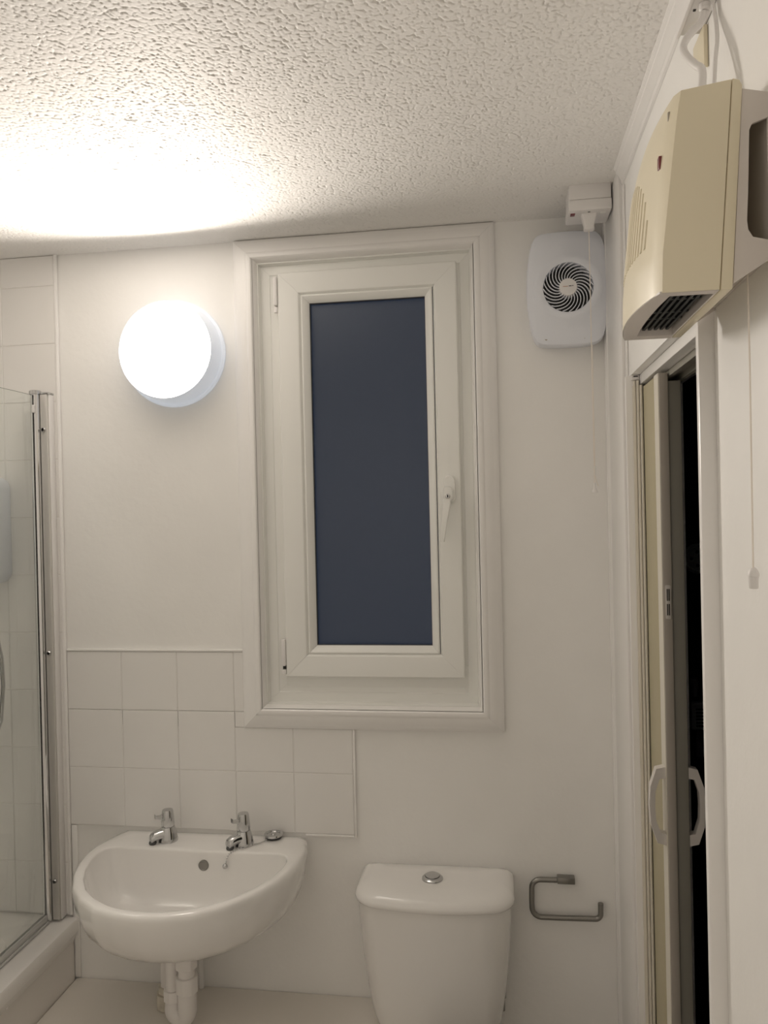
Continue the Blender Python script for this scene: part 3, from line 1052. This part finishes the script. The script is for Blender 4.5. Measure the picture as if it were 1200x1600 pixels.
def hx_front(z, t):
    """front x at height z and station t (0 near .. 1 far)."""
    if z < 1.858:
        x = .1555 + (z - HZB) * .03
    else:
        x = .1567 + (z - 1.858) * .118
    top = max(0, (z - 1.94) / (HZT - 1.94))
    bow = (.0125 + .003 * (z - HZB) / .19 - .008 * top ** 2) * (1 - (2 * t - 1) ** 2)
    x += .0015 * top ** 3
    if 1.846 < z < 1.870:
        x += .0
    return x - bow


zs_h = [HZB, 1.830, 1.842, 1.852, 1.858, 1.864, 1.880, 1.905, 1.930, 1.955, 1.972, 1.986, 1.998, 2.007, HZT]
NS = 18
rings = []
XB = .2105
XT = .2250
for i in range(NS + 1):
    t = i / NS
    y = HY_N + (HY_F - HY_N) * t
    e = min(t, 1 - t)
    ins = .0035 * max(0, 1 - e * NS)        # softened near/far edges
    ring = [(hx_front(z, t) + ins * .8, y, z - (ins * .3 if z > 2.0 else 0)) for z in zs_h]
    ring += [(XT, y, HZT + .006 - ins * .3), (XB, y, HZB)]
    rings.append(ring)
g = G()
g.loft(rings)
# open the underside: drop faces facing down at the base
bmesh.ops.recalc_face_normals(g.bm, faces=g.bm.faces)
dead = [f for f in g.bm.faces if all(abs(v.co.z - HZB) < 1e-5 for v in f.verts)]
bmesh.ops.delete(g.bm, geom=dead, context='FACES')
g.obj('front_cover', 'heater_cream', htr, 40)
g = G()
g.prism([(XB + .0010, HZB - .0003), (.2225, HZB - .0003), (.2350, HZT - .001), (.2325, HZT + .0045), (XT + .0010, HZT + .0065)], HY_N + .0004, HY_F - .0004, axis='Y', bev=.0012)
g.obj('back_cover', 'heater_cream', htr, 40)
# underside lip, recess and grille
outer = [(hx_front(HZB, i / NS) + (.0005), HY_N + .0008 + (HY_F - HY_N - .0016) * i / NS) for i in range(NS + 1)] + [(XB, HY_F - .0008), (XB, HY_N + .0008)]
gx0, gx1, gy0, gy1 = .1640, .2085, -1.124, -.938
no = len(outer)
inner = []
for x, y in outer:
    inner.append((min(max(x, gx0), gx1), min(max(y, gy0), gy1)))
inner = []
for i in range(NS + 1):
    t = i / NS
    inner.append((gx0 + .0035 * (2 * t - 1) ** 2 , gy0 + (gy1 - gy0) * t))
inner += [(gx1, gy1), (gx1, gy0)]
g = G()
g.loft([[(x, y, HZB + .0015) for x, y in outer], [(x, y, HZB - .0005) for x, y in outer], [(x, y, HZB - .0005) for x, y in inner],
        [(x + .001, y, HZB + .016) for x, y in inner]], cap0=False, cap1=False)
g.obj('outlet_surround', 'bracket_grey', htr, 40)
G().box(gx0 - .001, gx1 + .004, gy0 - .002, gy1 + .002, HZB + .0165, HZB + .019).obj('outlet_back', 'dark_cavity', htr, 0)
for i in range(6):
    xa = gx0 + .003 + i * (gx1 - gx0 - .004) / 6
    G().box(xa, xa + .0032, gy0 + .001, gy1 - .001, HZB + .006, HZB + .015).obj('grille_bar', 'grille_dark', htr, 0)
for yy in (gy0 + .042, gy0 + .098, gy0 + .128):
    G().box(gx0 + .001, gx1 - .001, yy, yy + .005, HZB + .007, HZB + .0125).obj('cross_bar', 'grille_dark', htr, 0)
for i in range(6):
    xa = gx0 + .0064 + i * (gx1 - gx0 - .004) / 6
    G().box(xa, xa + .0028, gy1 - .034, gy1 - .003, HZB + .010, HZB + .0155).obj('element_strip', 'grille_brown', htr, 0)
# ribbed intake panel on the front
for i in range(15):
    t = .20 + .052 * i
    half = math.sqrt(max(0, 1 - ((t - .62) / .44) ** 2))
    ztop = 1.878 + .090 * half
    g = G()
    y = HY_N + (HY_F - HY_N) * t
    rr = []
    for k in range(6):
        z = 1.876 + (ztop - 1.876) * k / 5
        x = hx_front(z, t)
        rr.append([(x + .001, y - .0034, z), (x - .0008, y - .0022, z), (x - .0008, y + .0022, z), (x + .001, y + .0034, z)])
    g.loft(rr)
    g.obj('intake_rib', 'heater_cream', htr, 30)
g = G()
tn = .105
z0n = 1.953
xx = hx_front(z0n, tn)
g.box(xx - .0012, xx + .004, HY_N + (HY_F - HY_N) * tn - .004, HY_N + (HY_F - HY_N) * tn + .004, z0n - .0065, z0n + .0065, .0006)
g.obj('neon_window', 'neon', htr)
z0n = 1.995
xx = hx_front(z0n, .08)
G().box(xx - .0006, xx + .004, HY_N + .014, HY_N + .0175, z0n - .0045, z0n + .0045, .0005).obj('vent_slot', 'heater_inner', htr)
# bracket plates (near and far), C-shaped
for ya, yb in ((-1.1335, -1.1300), (-.9260, -.9225)):
    g = G()
    pl = [(.2356, 2.010), (.2612, 2.004), (.2612, 1.982), (.2435, 1.976), (.2410, 1.970), (.2390, 1.912), (.2375, 1.885), (.2385, 1.876), (.2425, 1.869),
          (.2612, 1.864), (.2612, 1.849), (.2240, 1.826)]
    if ya > -1:                             # far cheek closed up to keep lamp light out of the slot
        pl = [pl[0], pl[1], pl[10], pl[11]]
    g.prism(pl, ya, yb, axis='Y')
    g.obj('bracket_plate', 'bracket_grey', htr, 0)
G().box(.2583, .2616, -1.1295, -.9265, 1.852, 2.000).obj('bracket_back', 'bracket_grey', htr, 0)
G().box(.2375, .2580, -1.1295, -.9265, 1.998, 2.001).obj('slot_shade_top', 'bracket_grey', htr, 0)  # added closure, blocks light from above so the slot reads dark
G().box(.2300, .2580, -1.1295, -.9265, 1.853, 1.856).obj('slot_shade_base', 'bracket_grey', htr, 0)  # added closure below, shades the slot interior
# pull cord of the heater
hcx, hcy = .2470, -1.100
G().tube([(hcx, hcy, 1.866), (hcx + .0004, hcy, 1.75), (hcx, hcy, 1.64), (hcx, hcy + .001, 1.551)], .0009, 6).obj('pull_cord', 'cord', htr)
G().lathe([(.0018, .012), (.0040, .010), (.0056, .006), (.0058, .0035), (.0050, .0033), (.0044, -.008), (.0038, -.009)], (hcx, hcy + .001, 1.540), n=18).obj('cord_acorn', 'white_plastic', htr)

# fused spur box and cable above the heater
sb = thing('spur_box', 'white wall box with a cable above the cream heater', 'connection box', (.24, -.91, 2.222))
G().box(.2350, XW - .0005, -1.005, -.892, 2.2010, 2.2640, .002).obj('back_box', 'white_plastic', sb)
G().box(.2300, .2348, -1.0065, -.8905, 2.1990, 2.2655, .0012).obj('face_plate', 'white_plastic', sb)
G().lathe([(.0065, 0), (.0065, -.006), (.005, -.008)], (.2490, -.955, 2.2005), n=14).obj('cable_gland', 'white_plastic', sb)
G().box(.2385, .2415, -.9465, -.9435, 2.1996, 2.2008).obj('screw_slot', 'black', sb)
cb_ = [(.2488, -.955, 2.1920), (.2450, -.952, 2.1810), (.2370, -.950, 2.1740), (.2285, -.950, 2.1640), (.2240, -.955, 2.1510), (.2245, -.970, 2.1330), (.2290, -.990, 2.1120), (.2330, -1.000, 2.1010),
       (.2310, -1.008, 2.0800), (.2240, -1.012, 2.0480), (.2160, -1.015, 2.0205)]
cp = chain_path(cb_, 44)
tag(G().tube(cp, .0045, 12).obj('heater_cable', 'white_plastic'), 'thick looped white cable running from the wall box down to the heater', 'cable')
cb_ = [(.2560, -.965, 2.1925), (.2570, -.972, 2.1650), (.2540, -.985, 2.1400), (.2480, -.998, 2.1100), (.2420, -1.012, 2.0700), (.2330, -1.022, 2.0230)]
tag(G().tube(chain_path(cb_, 24), .0024, 10).obj('heater_cable', 'white_plastic'), 'thin white cable nearest the wall between the wall box and heater', 'cable')
tk = thing('cable_trunking', 'short cream trunking piece on the wall behind the looped cable', 'trunking', (.259, -.89, 2.15))
G().prism([(-.918, 2.146), (-.866, 2.176), (-.866, 2.1985), (-.918, 2.1985)], .2565, XW - .0004, axis='X', bev=.001).obj('cover', 'heater_cream', tk)
